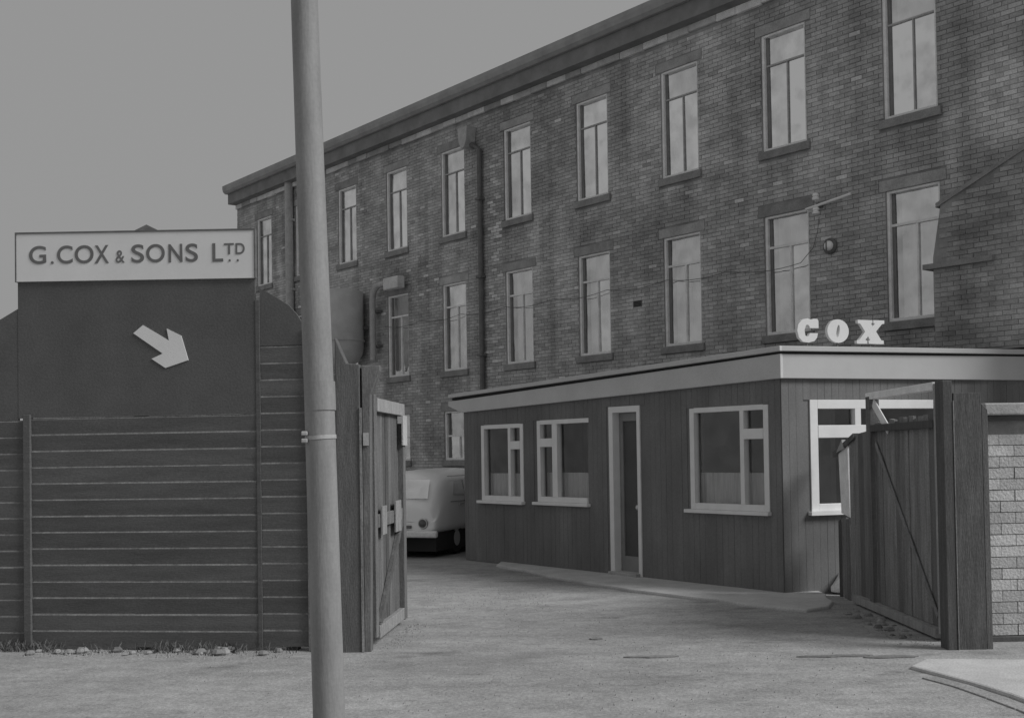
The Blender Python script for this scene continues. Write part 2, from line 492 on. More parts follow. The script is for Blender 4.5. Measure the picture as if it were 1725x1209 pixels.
# cornice: broken pale stone course, boarded eaves, gutter
x = XL
while x < 2.6:
    w = random.uniform(.38, .62)
    d = random.uniform(-.012, .006)
    if random.random() < .93:
        MB().box(x + .006, x + w - .006, -.06 + d, .05, 8.685 + random.uniform(-.01, .012), 8.795).build('stone_block', M_PALESTONE, MILL)
    x += w
MB().box(XL, XR, -.02, .3, 8.68, 8.80).build('bedding_course', M_MORTAR, MILL)
MB().box(XL - .02, XR + .1, -.27, .35, 8.80, 9.08).build('eaves_board', M_CORNICE, MILL)
gut = MB(); prof = [(-.42, 9.22), (-.40, 9.14), (-.34, 9.085), (-.27, 9.085), (-.27, 9.30), (-.42, 9.30)]
n = len(prof)
gv = [(XL - .06, y, z) for y, z in prof] + [(XR + .15, y, z) for y, z in prof]
gut.add(gv, [(i, (i + 1) % n, n + (i + 1) % n, n + i) for i in range(n)] + [tuple(range(n - 1, -1, -1)), tuple(range(n, 2 * n))])
gut.build('gutter', M_GUTTER, MILL)
rf = MB(); rid = 9.30 + 4.4 * math.tan(radians(21))
rf.add([(XL - .05, -.30, 9.30), (XR + .1, -.30, 9.30), (XR + .1, 4.35, rid), (XL - .05, 4.35, rid), (XL - .05, 9.1, 9.30), (XR + .1, 9.1, 9.30),
        (XL - .05, -.26, 9.08), (XR + .1, -.26, 9.08), (XL - .05, 9.1, 9.08), (XR + .1, 9.1, 9.08)],
       [(0, 1, 2, 3), (3, 2, 5, 4), (6, 7, 1, 0), (4, 5, 9, 8), (6, 0, 3, 4, 8), (7, 9, 5, 2, 1), (8, 9, 7, 6)])
rf.build('roof', M_SLATE, MILL)

def mill_window(xl, za, zb, lev, c):
    """white timber frame: top light over two tall lights, blind behind the glass"""
    fy0, fy1, fw = .015, .12, .034
    xr = xl + WW
    Hh = zb - za
    zt = zb - .26 * Hh if lev < 2 else zb - .5 * Hh
    f = MB()
    f.box(xl, xl + fw + .012, fy0, fy1, za, zb)
    f.box(xr - fw, xr, fy0, fy1, za, zb)
    f.box(xl + fw + .012, xr - fw, fy0, fy1, zb - fw, zb)
    f.box(xl + fw + .012, xr - fw, fy0, fy1, za, za + fw + .015)
    fr = f.build('window_frame', M_WHITEOLD, MILL, bevel=.004)
    ix0, ix1 = xl + fw + .012, xr - fw
    tw = .018 if lev == 0 else .03
    mw = .008 if lev == 0 else .014
    MB().box(ix0, ix1, fy0 + .045, fy1, zt - tw / 2 - .006, zt + tw / 2).build('transom', M_WHITEOLD if lev else M_PALEIRON, fr)
    xm = (ix0 + ix1) / 2 + .02
    sw = MB(); sw.box(ix0 + .001, ix0 + .05, fy0 + .055, fy1 - .004, za + fw + .016, zb - fw - .001)
    sw.build('blind_gap_strip', M_GAPSHADE, fr)  # dark strip painted where the shaded gap beside the blind shows
    MB().box(xm - mw, xm + mw, fy0 + .047, fy1, za + fw + .015, zt - tw / 2 - .006).build('mullion', M_WHITEOLD if lev else M_PALEIRON, fr)
    g = G_UPPER if lev == 0 else G_LOWER
    gy = fy1 - .03
    t = [random.uniform(-.004, .004) for _ in range(6)]
    for k, (a, b, p, q) in enumerate([(ix0, ix1, zt + tw / 2, zb - fw), (ix0, xm - .014, za + fw + .015, zt - tw / 2 - .006),
                                      (xm + .014, ix1, za + fw + .015, zt - tw / 2 - .006)]):
        pane = MB()
        pane.add([(a, gy + t[k], p), (b, gy + t[k + 1], p), (b, gy - t[k + 2], q), (a, gy - t[k], q)], [(0, 1, 2, 3)])
        pane.build('pane', g, fr)
    r = random.Random(c * 7 + lev)
    if lev < 2:
        bl = MB()                                        # a hanging blind with shallow folds
        nx = 14; low = za + .04 + (r.uniform(0, .5) if lev == 1 and c in (1, 6) else 0)
        vs = [(ix0 + .085 + (ix1 - ix0 - .06) * i / nx, .185 + .012 * sin(i * 2.1 + c), z) for z in (low, zb - .02) for i in range(nx + 1)]
        bl.add(vs, [(i, i + 1, nx + 2 + i, nx + 1 + i) for i in range(nx)])
        bl.build('blind', M_BLIND, fr)
    s = MB(); s.box(xl - .065, xr + .065, -.05, .16, za - .125, za - .0)
    s.build('sill', M_STONE, fr, bevel=.008)
    MB().box(xl - .105, xr + .105, -.012, .2, zb + .002, zb + .16).build('lintel', M_LINTEL, fr, bevel=.006)
for w in wins: mill_window(*w)

# things fixed to the mill front
def on_mill(name, x, y, z, label, cat, group=None):
    p = MILL_M @ Vector((x, y, z))
    return empty(name, p, MILL.rotation_euler.z, label, cat, group)
dp = on_mill('downpipe', -9.62, 0, 3.0, 'dark cast iron downpipe with a pale square hopper head halfway along the brick mill front', 'drainpipe', 'downpipes on the mill')
MB().tube([(.1, -.08, 0), (.1, -.08, 4.95), (-.18, -.10, 5.12)], .055, 10).build('pipe', M_IRON, dp, smooth=True)
hd = MB(); hd.prism([(-.40, 5.45), (-.06, 5.45), (-.10, 5.16), (-.18, 5.02), (-.28, 5.02), (-.36, 5.16)][::-1], -.27, -.02)
hd.build('hopper_head', M_PALEIRON, dp, bevel=.012)
for z in (.7, 2.3, 3.9):
    MB().box(.02, .18, -.15, -.012, z, z + .05).build('pipe_clip', M_IRON, dp)
dp2 = on_mill('downpipe', -17.72, 0, 3.0, 'pale painted downpipe on the far end of the mill, seen beside the foreground pole', 'drainpipe', 'downpipes on the mill')
MB().tube([(0, -.12, .3), (0, -.12, 5.8)], .11, 10).build('pipe', M_PALEIRON, dp2, smooth=True)
for z in (1.2, 3.0, 4.8): MB().box(-.13, .13, -.14, -.012, z, z + .06).build('pipe_clip', M_PALEIRON, dp2)

hp = on_mill('dust_hopper', -14.45, -.62, 3.75, 'grey sheet metal hopper with a rounded bottom on the mill wall behind the gate post', 'hopper')
MB().lathe([(.10, -.02), (.30, .03), (.50, .16), (.60, .34), (.62, .50), (.62, 1.75), (.60, 1.80)], 26).build('drum', M_TIN, hp, smooth=True)
MB().lathe([(.645, .62), (.645, .66)], 26).build('hoop', M_TIN, hp, smooth=True)
for s in (-.4, .4): MB().box(s - .04, s + .04, .25, .61, .9, .98).build('bracket', M_IRON, hp)
du = on_mill('vent_duct', -13.55, -.2, 3.9, 'pale bent duct pipe climbing the mill wall and turning over a window', 'duct')
MB().tube([(0, 0, 0), (0, 0, 1.38), (.04, 0, 1.55), (.14, 0, 1.66), (.30, 0, 1.70), (.75, 0, 1.71)], .072, 12).build('pipe', M_PALEIRON, du, smooth=True)
MB().box(.62, 1.22, -.10, .1, 1.53, 1.80).build('outlet_box', M_PALESTONE, du, bevel=.02)
for z in (.3, 1.1): MB().box(-.13, .13, .05, .195, z, z + .05).build('pipe_clip', M_IRON, du)

ib = on_mill('insulator_bracket', -1.1, -.05, 5.33, 'white porcelain insulators on a pale bar high on the wall between two lower windows', 'bracket')
MB().tube([(-.22, -.05, -.03), (.58, -.05, .06)], .021, 8).build('bar', M_WHITE, ib, smooth=True)
MB().box(-.03, .03, -.05, .045, -.03, .03).build('wall_plate', M_IRON, ib)
for z in (-.15, .06):
    MB().lathe([(.02, 0), (.05, .01), (.055, .04), (.035, .055), (.05, .07), (.045, .10), (.02, .115)], 12, (0, -.10, z)).build('insulator', M_CERAMIC, ib, smooth=True)
cb = MB()
pts = []
for i in range(8):
    a = -13.3 + i * 1.5; b = a + 1.5
    for k in range(8):
        t = k / 8
        pts.append((a + 1.5 * t, -.035, 4.66 - .008 * i - .07 * 4 * t * (1 - t) - (.05 if i == 7 else 0)))
pts += [(-1.25, -.035, 4.72), (-1.16, -.04, 4.95), (-1.12, -.05, 5.16)]
cb = MB().tube([tuple(p) for p in pts], .0055, 6).build('cable', M_IRON, None, smooth=True)
cb.matrix_world = MILL_M
tag(cb, 'thin dark cable sagging across the lower windows of the brick mill', 'cable')
ab = on_mill('air_brick', -5.04, -.012, 4.29, 'small dark vent set in the brick wall between two lower mill windows', 'vent')
MB().box(-.11, .11, -.006, .02, -.055, .055).build('frame', M_IRON, ab)
for k in range(4): MB().box(-.09, .09, -.014, -.006, -.040 + k * .024, -.028 + k * .024).build('slat', M_SHADOWGAP, ab)
wl_ = on_mill('bulkhead_lamp', -.95, -.02, 4.70, 'round dark bulkhead lamp with a dull glass, unlit, on the wall above the raised letters', 'lamp')
Rm = Matrix.Rotation(radians(90), 4, 'X')
MB(Rm).lathe([(.12, 0), (.12, .02), (.105, .035), (.085, .035)], 20).build('back_plate', M_IRON, wl_, smooth=True)
MB(Rm).lathe([(.075, .035), (.075, .06), (.05, .09), (.02, .10)], 16).build('lamp_glass', M_CERAMIC, wl_, smooth=True)
MB(Rm).box(-.008, .008, -.09, .09, .10, .11).build('guard_bar', M_IRON, wl_)

# ------------------------------------------------------------------ brick wing against the mill, over the shop roof
WINGX = [(.86, 2.95), (3.35, 2.95), (3.35, 5.95), (2.06, 5.40), (.99, 4.95), (.86, 4.25)]
WING = empty('brick_wing', MILL_M @ Vector((0, -.22, 0)), MILL.rotation_euler.z,
             'dark brick wing with a sloping verge at the right end of the mill', 'building')
MB().prism(WINGX, 0, .215).build('wall', M_MORTAR, WING)
def wing_in(x, z): return x > .98 and z < 4.88 + (x - .99) * .42 or (x > .86 and z < 4.2)
wb = brick_list(.87, 2.6, 2.98, 5.6, [], keep=wing_in, seed=5)
vis = sorted([b for b in wb if b[4] and b[0] < 2.0], key=lambda b: b[0])[:300]
vs_ = {b[:4] for b in vis}
M_WINGBRICK = mat('soot_brick', .38, .35, 1.5, .9, .35, 60, stretch=(1, 1, 2.4), obj_var=.17, isl_var=.17, fine=.18, world=True, soot=.28)
wb_me = MB().box(-.093, .093, BY0, BY1, -.028, .028, back=False).mesh('brick', M_WINGBRICK)
for b in vis: share('brick', wb_me, WING, ((b[0] + b[1]) / 2, random.uniform(-.003, .003), (b[2] + b[3]) / 2))
ws = MB()
for b in wb:
    if b[:4] not in vs_: ws.box(b[0], b[1], BY0, BY1, b[2], b[3], back=False)
ws.build('brickwork', M_WINGBRICK, WING, kind='stuff')
MB().prism([(.93, 4.92), (2.06, 5.395), (3.4, 5.96), (3.4, 6.02), (2.06, 5.455), (.93, 4.98)], -.025, .2).build('verge', M_STONE, WING)
MB().box(.74, 1.75, -.07, .21, 4.10, 4.17).build('string_course', M_STONE, WING)
WING.hide_render = False

# ------------------------------------------------------------------ the shop extension (dark painted, white fascia)
D_E = Vector((.5903, -.8072, 0)); A_E = math.atan2(D_E.y, D_E.x)
P0 = Vector((0, 18.2034, 0))
SHOP = empty('shop', P0, A_E, 'single storey shop front painted dark with a white fascia and white framed windows', 'shop')
EM = Matrix.Translation(P0) @ Matrix.Rotation(A_E, 4, 'Z')
EX0, EX1 = -1.31, 5.34
corner = EM @ Vector((EX1, 0, 0))
A_R = radians(18.5)
RM_w = Matrix.Translation(corner) @ Matrix.Rotation(A_R, 4, 'Z')
RM = EM.inverted() @ RM_w                                  # right-hand front, in shop coordinates
FRL = 3.62
eh = [(-.80, .27, .97, 2.15), (.66, 1.81, .98, 2.18), (2.285, 2.895, -.1, 2.32), (3.86, 5.13, .965, 2.235)]
fh = [(.40, 2.45, .965, 2.28)]
def tilt(x): return .024 * (x - EX0)                        # the fascia climbs slightly to the right
mb = MB(); wall_cells(mb, EX0, EX1 - .002, -.1, 2.555, eh, 0, .22)
mb.box(EX0, EX0 + .2, .22, 3.2, -.1, 2.44)
mb.M = RM; wall_cells(mb, .003, FRL, -.1, 2.553, fh, .002, .22)
mb.build('wall', M_RENDER, SHOP)
# narrow upright boards over the shop walls, clipped round the openings
def clad(M, x0, x1, z0, z1, hs, seed):
    r = random.Random(seed); x = x0; w = .098
    while x < x1 - .01:
        b = min(x + w, x1)
        segs = [(z0, z1)]
        for h in hs:
            if h[0] < b - .004 and h[1] > x + .004:
                cut = []
                for p, q in segs:
                    if h[2] > p: cut.append((p, min(q, h[2])))
                    if h[3] < q: cut.append((max(p, h[3]), q))
                segs = cut
        for p, q in segs:
            if q - p > .02:
                d = r.uniform(-.002, .001)
                MB(M).prism([(x + .0015, p), (b - .0015, p), (b - .0015, q), (x + .0015, q)], -.008 + d, .002).build('cladding_board', M_RENDER, SHOP)
        x = b
clad(None, EX0, EX1 - .002, .0, 2.53, [(h[0] - .02, h[1] + .02, h[2] - .045 if h[2] > 0 else h[2], h[3] + .005) for h in eh], 3)
clad(RM, .0, FRL, .0, 2.53, [(h[0] - .02, h[1], h[2] - .045, h[3]) for h in fh], 4)
# dark rooms: back walls and floor inside
mb = MB(); mb.box(EX0 + .25, 4.2, 2.3, 2.4, -.05, 2.4); mb.box(EX0 + .22, 4.0, .24, 2.3, -.09, -.05)
mb.build('room', M_DARKROOM, SHOP)
# flat roof
inv = EM.inverted()
fr_end = inv @ (RM_w @ Vector((FRL, 0, 0)))
poly = [(EX0 - .1, .03), (EX1, .03), (fr_end.x, fr_end.y + .03), (fr_end.x - .3, fr_end.y + .3), (EX0 - .1, 3.24)]
MB().slab(poly, 2.46, 2.56).build('roof', M_ROOFFELT, SHOP)
# fascia boards, gap and capping
def fascia(x0, x1, zb0, zb1, zt0, zt1, y0, y1, M=None, name='fascia', m=None, tipx=None):
    b = MB(M)
    lo = [(x0, zb0), (x1, zb1)]
    if tipx: lo = [(tipx, zb0 + .12)] + lo
    hi = [(x1, zt1), (tipx or x0, zt0 - (.03 if tipx else 0))]
    b.prism(lo + hi, y0, y1)
    return b.build(name, m or M_FASCIA, SHOP, bevel=.006)
zL, zR = 2.375, 2.53
fascia(EX0, EX1 + .056, zL, zR, 2.60, 2.815, -.06, .05, name='fascia', m=M_FASCIASHADE, tipx=EX0 - .38)
fascia(EX0 - .3, EX1 + .05, 2.585, 2.80, 2.64, 2.85, -.035, .05, name='shadow_gap', m=M_SHADOWGAP)  # near-black strip painting the shade between fascia and capping
fascia(EX0 - .32, EX1 + .085, 2.625, 2.845, 2.68, 2.905, -.10, .25, name='capping', m=M_FASCIASHADE)
fascia(-.02, FRL + .45, 2.53, 2.525, 2.815, 2.825, -.058, .05, RM, 'fascia', M_FASCIA)
fascia(-.01, FRL + .45, 2.80, 2.81, 2.85, 2.86, -.035, .05, RM, 'shadow_gap', M_SHADOWGAP)
fascia(-.04, FRL + .45, 2.845, 2.85, 2.905, 2.91, -.10, .25, RM, 'capping', M_FASCIA)

def shop_window(x0, x1, z0, z1, side, M=None, right_frame=True, refl_band=True):
    """fixed light beside a column with a small top vent; side = +1 column on the right"""
    W = x1 - x0; Hh = z1 - z0
    y0, y1 = -.015, .075
    t = .058
    f = MB(M)
    f.box(x0 - .02, x0 + t, y0, y1, z0, z1)
    if right_frame: f.box(x1 - t, x1 + .02, y0, y1, z0, z1)
    else: f.box(x1 - .02, x1 + .01, y0 + .03, y1, z0, z1)
    xr_in = x1 - t if right_frame else x1 - .02
    f.box(x0 + t, xr_in, y0, y1, z1 - t, z1 + .005)
    if not right_frame: f.box(xr_in, x1 + .03, y0, y0 + .029, z1 - t, z1 + .005)
    f.box(x0 + t, xr_in, y0, y1, z0, z0 + t + .02)
    fr = f.build('window_frame', M_WHITE, SHOP, bevel=.004)
    if side > 0: xm0, xm1 = x0 + .66 * W, x0 + .66 * W + .065
    else: xm0, xm1 = x0 + .30 * W, x0 + .30 * W + .12
    ca, cb_ = (xm1, xr_in) if side > 0 else (x0 + t, xm0)
    pa, pb = (x0 + t, xm0) if side > 0 else (xm1, xr_in)
    zi0, zi1 = z0 + t + .02, z1 - t
    MB(M).box(xm0, xm1, y0 - .003, y1, zi0, zi1).build('mullion', M_WHITE, fr, bevel=.004)
    zt = z1 - .22 * Hh
    MB(M).box(ca, cb_, y0 - .006, y1, zt - .125, zt).build('transom', M_WHITE, fr, bevel=.004)
    MB(M).box(x0 - .09, x1 + .04, -.075, .02, z0 - .045, z0 - .001).build('sill', M_WHITE, fr, bevel=.006)
    for a, b, p, q in [(pa, pb, zi0, zi1), (ca, cb_, zi0, zt - .125), (ca, cb_, zt, zi1)]:
        MB(M).add([(a, .05, p), (b, .05, p), (b, .05, q), (a, .05, q)], [(0, 1, 2, 3)]).build('pane', G_SHOP, fr)
    if refl_band:
        n = 30; c = MB(M)
        zc = z0 + .36 * Hh
        vs = [(x0 + (x1 - x0) * i / n, .15 + .018 * sin(i * 1.7), z) for z in (z0 + .02, zc) for i in range(n + 1)]
        c.add(vs, [(i, i + 1, n + 2 + i, n + 1 + i) for i in range(n)])
        c.build('reflection_band', M_REFLBAND, fr)  # pale sheet added to draw the ground's reflection in the glass
    return fr
shop_window(*eh[0], 1)
shop_window(*eh[1], -1, right_frame=False)
shop_window(*eh[3], 1)
# wide front window: top lights over big lights, mostly behind the gate
def front_window(x0, x1, z0, z1):
    t = .085; f = MB(RM); y0, y1 = -.015, .075
    f.box(x0 - .02, x0 + t, y0, y1, z0, z1); f.box(x1 - t, x1, y0, y1, z0, z1)
    f.box(x0 + t, x1 - t, y0, y1, z1 - t - .02, z1); f.box(x0 + t, x1 - t, y0, y1, z0, z0 + t)
    fr = f.build('window_frame', M_WHITE, SHOP, bevel=.004)
    zt = 1.98
    MB(RM).box(x0 + t, x1 - t, y0 - .004, y1, zt - .15, zt).build('transom', M_WHITE, fr, bevel=.004)
    xm = 1.0
    MB(RM).box(xm, xm + .08, y0 - .002, y1, zt, z1 - t - .02).build('mullion', M_WHITE, fr)
    MB(RM).box(xm + .55, xm + .63, y0 - .002, y1, z0 + t, zt - .15).build('mullion', M_WHITE, fr)
    MB(RM).box(x0 - .06, x1 + .04, -.075, .02, z0 - .045, z0 - .001).build('sill', M_WHITE, fr)
    for a, b, p, q in [(x0 + t, xm, zt, z1 - t - .02), (xm + .08, x1 - t, zt, z1 - t - .02), (x0 + t, xm + .55, z0 + t, zt - .15), (xm + .63, x1 - t, z0 + t, zt - .15)]:
        MB(RM).add([(a, .05, p), (b, .05, p), (b, .05, q), (a, .05, q)], [(0, 1, 2, 3)]).build('pane', G_SHOP, fr)
front_window(*fh[0])
# doorway
dx0, dx1, _, dz = eh[2]
f = MB(); f.box(dx0 - .01, dx0 + .075, -.02, .16, 0, dz); f.box(dx1 - .05, dx1 + .012, -.02, .16, 0, dz); f.box(dx0 + .075, dx1 - .05, -.02, .16, dz - .085, dz)
dfr = f.build('door_frame', M_WHITE, SHOP, bevel=.005)
dr = MB(); dr.box(dx0 + .075, dx1 - .05, .12, .15, .04, dz - .085)
door = dr.build('door', M_DOOR, SHOP)
st = MB(); st.box(dx1 - .17, dx1 - .055, .10, .122, .05, dz - .09); st.box(dx0 + .08, dx0 + .15, .10, .122, .05, dz - .09)
st.box(dx0 + .15, dx1 - .17, .10, .122, .05, .28); st.box(dx0 + .15, dx1 - .17, .10, .122, dz - .2, dz - .09)
st.build('door_rail', M_DOORSTILE, door)
MB().lathe([(.012, -.02), (.012, .02), (.032, .03), (.036, .05), (.02, .065)], 12).M
kn = MB(Matrix.Translation((dx1 - .125, .10, .95)) @ Matrix.Rotation(radians(90), 4, 'X'))
kn.lathe([(.014, -.01), (.014, .03), (.03, .04), (.034, .06), (.018, .075)], 12)
kn.build('handle', M_BRASS, door, smooth=True)
MB().box(dx0 + .02, dx1 - .02, -.10, .11, -.05, .075).build('door_step', M_COPING, SHOP, bevel=.01)

# raised letters standing on the fascia
def letter_mesh(name, loops, depth, m, M):
    cu = bpy.data.curves.new(name, 'CURVE'); cu.dimensions = '2D'; cu.fill_mode = 'BOTH'; cu.extrude = depth / 2
    for lp in loops:
        sp = cu.splines.new('POLY'); sp.points.add(len(lp) - 1)
        for p, (x, y) in zip(sp.points, lp): p.co = (x, y, 0, 1)
        sp.use_cyclic_u = True
    tmp = bpy.data.objects.new(name, cu)
    COL.objects.link(tmp)
    dg = bpy.context.evaluated_depsgraph_get()
    me = bpy.data.meshes.new_from_object(tmp.evaluated_get(dg))
    bpy.data.objects.remove(tmp); bpy.data.curves.remove(cu)
    me.transform(M); me.materials.clear(); me.materials.append(m)
    return me
def ell(cx, cy, rx, ry, n=28, a0=0, a1=2 * pi, sh=0.0):
    return [(cx + rx * cos(a0 + (a1 - a0) * k / n) + sh * ry * sin(a0 + (a1 - a0) * k / n), cy + ry * sin(a0 + (a1 - a0) * k / n)) for k in range(n)]
LET = empty('fascia_letters', RM_w @ Vector((.19, 0, 2.91)), A_R, 'raised white fat serif letters COX standing on top of the white fascia', 'sign')
UP = Matrix.Rotation(radians(90), 4, 'X')
zc = .04
O_l = [ell(.60, .145 + zc, .155, .14), ell(.60, .145 + zc, .022, .075, 14, sh=.16)]
C_l = [[(.315, .26), (.315, .175), (.19, .175), (.19, .19), (.165, .215), (.135, .205), (.115, .145), (.125, .085), (.155, .07), (.18, .09), (.19, .115),
        (.305, .115), (.29, .06), (.25, .02), (.17, .002), (.09, .012), (.035, .06), (.012, .145), (.03, .22), (.09, .275), (.16, .288), (.22, .27), (.245, .285), (.30, .285)]]
C_l = [[(x + .005, y + zc) for x, y in l] for l in C_l]
X_l = [[(.02, .285), (.23, .285), (.23, .25), (.215, .245), (.235, .205), (.27, .245), (.25, .25), (.25, .285), (.41, .285), (.41, .245), (.375, .24), (.285, .15), (.36, .045),
        (.395, .04), (.395, 0), (.175, 0), (.175, .04), (.195, .045), (.165, .09), (.125, .045), (.15, .04), (.15, 0), (.0, 0), (.0, .04), (.035, .045), (.125, .145), (.055, .24), (.02, .245)]]
X_l = [[(x + .87, y + zc) for x, y in l] for l in X_l]
for loops in (C_l, O_l, X_l):
    me = letter_mesh('letter', loops, .05, M_SIGN, Matrix.Translation((0, -.03, 0)) @ UP)
    lo = share('letter', me, LET)
    me.transform(Matrix.Diagonal((.955, 1, 1, 1)))
    xs = [p[0] * .955 for p in loops[0]]; cx = (min(xs) + max(xs)) / 2
    MB().tube([(cx, -.03, -.01), (cx, -.03, zc + .02)], .012, 6).build('stand', M_IRON, lo)

# ------------------------------------------------------------------ hoarding
H_D = Vector((.99198, -.12639, 0)); H_A = math.atan2(H_D.y, H_D.x)
HP = Vector((-4.41, 10.81, 0))
HOARD = empty('hoarding', HP, H_A, 'tall dark plank hoarding with a curved right end beside the yard entrance', 'fence')
PP = .1475
def plank(x0, x1, z0):
    """board with a chamfered top edge that catches the sky"""
    c = .009; j = random.uniform(-.002, .002)
    v = [(x0, c + j, z0), (x1, c + j, z0), (x1, j, z0 + PP - c - .003), (x0, j, z0 + PP - c - .003), (x0, j + c, z0 + PP + .002), (x1, j + c, z0 + PP + .002),
         (x0, .03, z0), (x1, .03, z0), (x0, .03, z0 + PP - .003), (x1, .03, z0 + PP - .003)]
    f = [(0, 1, 2, 3), (3, 2, 5, 4), (4, 5, 9, 8), (1, 0, 6, 7), (7, 6, 8, 9), (6, 0, 3, 4, 8), (1, 7, 9, 5, 2)]
    o = MB().add(v, f).build('plank', M_HOARD, HOARD)
    o.data.materials.append(M_LITEDGE)
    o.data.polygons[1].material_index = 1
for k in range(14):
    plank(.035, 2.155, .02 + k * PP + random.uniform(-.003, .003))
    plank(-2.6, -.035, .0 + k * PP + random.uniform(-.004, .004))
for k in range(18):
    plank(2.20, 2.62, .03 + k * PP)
MB().box(-.035, .033, -.026, .035, 0, 2.12).build('batten', M_HOARD, HOARD, bevel=.004)
MB().box(2.157, 2.198, -.006, .035, 0, 3.10).build('batten', M_HOARD, HOARD, bevel=.004)
MB().box(2.622, 2.665, -.03, .06, 0, 2.86).build('batten', M_GATE, HOARD, bevel=.004)
MB().box(-.09, 2.156, .001, .026, 2.089, 3.34).build('panel', M_BOARD, HOARD)
MB().prism([(-2.6, 2.07), (-.092, 2.07), (-.092, 3.09), (-.26, 3.0), (-.5, 2.98), (-2.6, 2.96)], .004, .03).build('panel', M_BOARD, HOARD)
MB().prism([(2.2, 2.69), (2.62, 2.69), (2.615, 2.80), (2.59, 2.88), (2.54, 2.96), (2.47, 3.04), (2.38, 3.10), (2.28, 3.16), (2.2, 3.20)], .002, .028).build('panel', M_BOARD, HOARD)
for x in (-2.2, -.6, 1.0, 2.4): MB().box(x, x + .1, .04, .14, -.1, 2.75).build('post', M_TIMBER, HOARD)
for z in (.5, 1.7, 2.6): MB().box(-2.6, 2.6, .033, .039, z, z + .09).build('rail', M_TIMBER, HOARD)

def on_hoard(name, x, z, label, cat):
    p = HP + H_D * x
    return empty(name, (p.x, p.y, z), H_A, label, cat)
SIGN = on_hoard('name_sign', -.09, 3.33, 'long white sign board reading G. COX & SONS LTD along the top of the hoarding', 'sign')
MB().prism([(0, .005), (2.25, -.035), (2.25, .39), (0, .44)], -.02, .012).build('board', M_SIGN, SIGN)
for poly in ([(-.012, .44), (2.262, .39), (2.262, .405), (-.012, .455)], [(-.012, .0), (0, .0), (0, .44), (-.012, .44)], [(2.25, -.035), (2.262, -.035), (2.262, .39), (2.25, .39)]):
    MB().prism(poly, -.026, .016).build('edging', M_IRON, SIGN)
def text_mesh(s, x0, x1, z0, z1, y, bold=.0):
    cu = bpy.data.curves.new('txt', 'FONT'); cu.body = s; cu.size = 1; cu.offset = bold; cu.extrude = .003; cu.fill_mode = 'BOTH'
    tmp = bpy.data.objects.new('txt', cu); COL.objects.link(tmp)
    dg = bpy.context.evaluated_depsgraph_get()
    me = bpy.data.meshes.new_from_object(tmp.evaluated_get(dg))
    bpy.data.objects.remove(tmp); bpy.data.curves.remove(cu)
    xs = [v.co.x for v in me.vertices]; ys = [v.co.y for v in me.vertices]
    a, b, c, d = min(xs), max(xs), min(ys), max(ys)
    for v in me.vertices:
        v.co = Vector((x0 + (v.co.x - a) / (b - a) * (x1 - x0), y - v.co.z, z0 + (v.co.y - c) / (d - c) * (z1 - z0)))
    me.materials.clear(); me.materials.append(M_LETTER)
    return me
o = .09; zz = lambda x, h: .160 - .022 * x + h           # line of lettering runs parallel to the board
for s, a, b, h0, h1, bold in [('G', .035, .20, 0, .165, .012), ('.', .245, .272, 0, .026, .0), ('C', .305, .455, 0, .165, .012), ('O', .475, .655, 0, .165, .012),
                        ('X', .665, .80, 0, .163, .012), ('&', .865, .95, .002, .115, .008), ('S', 1.015, 1.135, 0, .165, .012), ('O', 1.155, 1.33, 0, .165, .012),
                        ('N', 1.365, 1.495, 0, .163, .012), ('S', 1.525, 1.64, 0, .165, .012), ('L', 1.775, 1.875, 0, .165, .012),
                        ('T', 1.885, 1.975, .065, .163, .012), ('D', 1.99, 2.075, .065, .163, .012), ('.', 1.925, 1.945, .0, .02, 0), ('.', 2.0, 2.02, .0, .02, 0)]:
    share('letter', text_mesh(s, a + o, b + o, zz(a, h0), zz(a, h1), -.021, bold), SIGN)
ARW = on_hoard('arrow_sign', 1.0, 2.5, 'white painted arrow pointing down to the right on the dark hoarding', 'sign')
ap = [(1.11, 2.905), (1.355, 2.76), (1.335, 2.868), (1.47, 2.80), (1.535, 2.58), (1.32, 2.515), (1.19, 2.60), (1.295, 2.645), (1.02, 2.835)]
MB().prism([(x - 1.0, z - 2.5) for x, z in ap][::-1], -.008, .006).build('arrow_board', M_SIGN, ARW)

# rubble and weeds at the foot of the hoarding
RUB = empty('rubble_heap', HP + H_D * .1 - Vector((0, .12, 0)), 0, 'small pale broken stones lying along the foot of the dark hoarding', 'rubble')
r = random.Random(12)
for k in range(46):
    x = r.choice([r.uniform(0, .55), r.uniform(.0, 2.5), r.uniform(1.5, 1.85)]); s = r.uniform(.015, .05)
    n = 7; vs = []
    for (q, z) in ((.7, 0), (1.0, .45), (.55, 1.0)):
        for i in range(n):
            t = 2 * pi * i / n
            rr = s * q * r.uniform(.75, 1.2)
            vs.append((rr * cos(t) * 1.3, rr * sin(t), z * s * 1.1))
    fs = [(a * n + i, a * n + (i + 1) % n, (a + 1) * n + (i + 1) % n, (a + 1) * n + i) for a in range(2) for i in range(n)] + [tuple(range(2 * n, 3 * n))]
    mm = MB(Matrix.Translation((x, -.126 * x - r.uniform(0, .22) + .05, -.01)) @ Matrix.Rotation(r.uniform(0, 6), 4, 'Z'))
    mm.add(vs, fs).build('stone', M_STONEBIT, RUB)
gr = MB()
for k in range(420):
    x = r.choice([r.uniform(-2.5, 2.5), r.uniform(1.2, 2.0), r.uniform(-.3, .3)]); y = -.126 * x - r.uniform(.02, .16)
    h = r.uniform(.03, .11); a = r.uniform(0, 6.28); w = .006; lx, ly = r.uniform(-.05, .05), r.uniform(-.05, .05)
    gr.add([(x - w * cos(a), y - w * sin(a), -.01), (x + w * cos(a), y + w * sin(a), -.01), (x + lx * .5, y + ly * .5, h * .7), (x + lx, y + ly, h)], [(0, 1, 2), (0, 2, 3)])
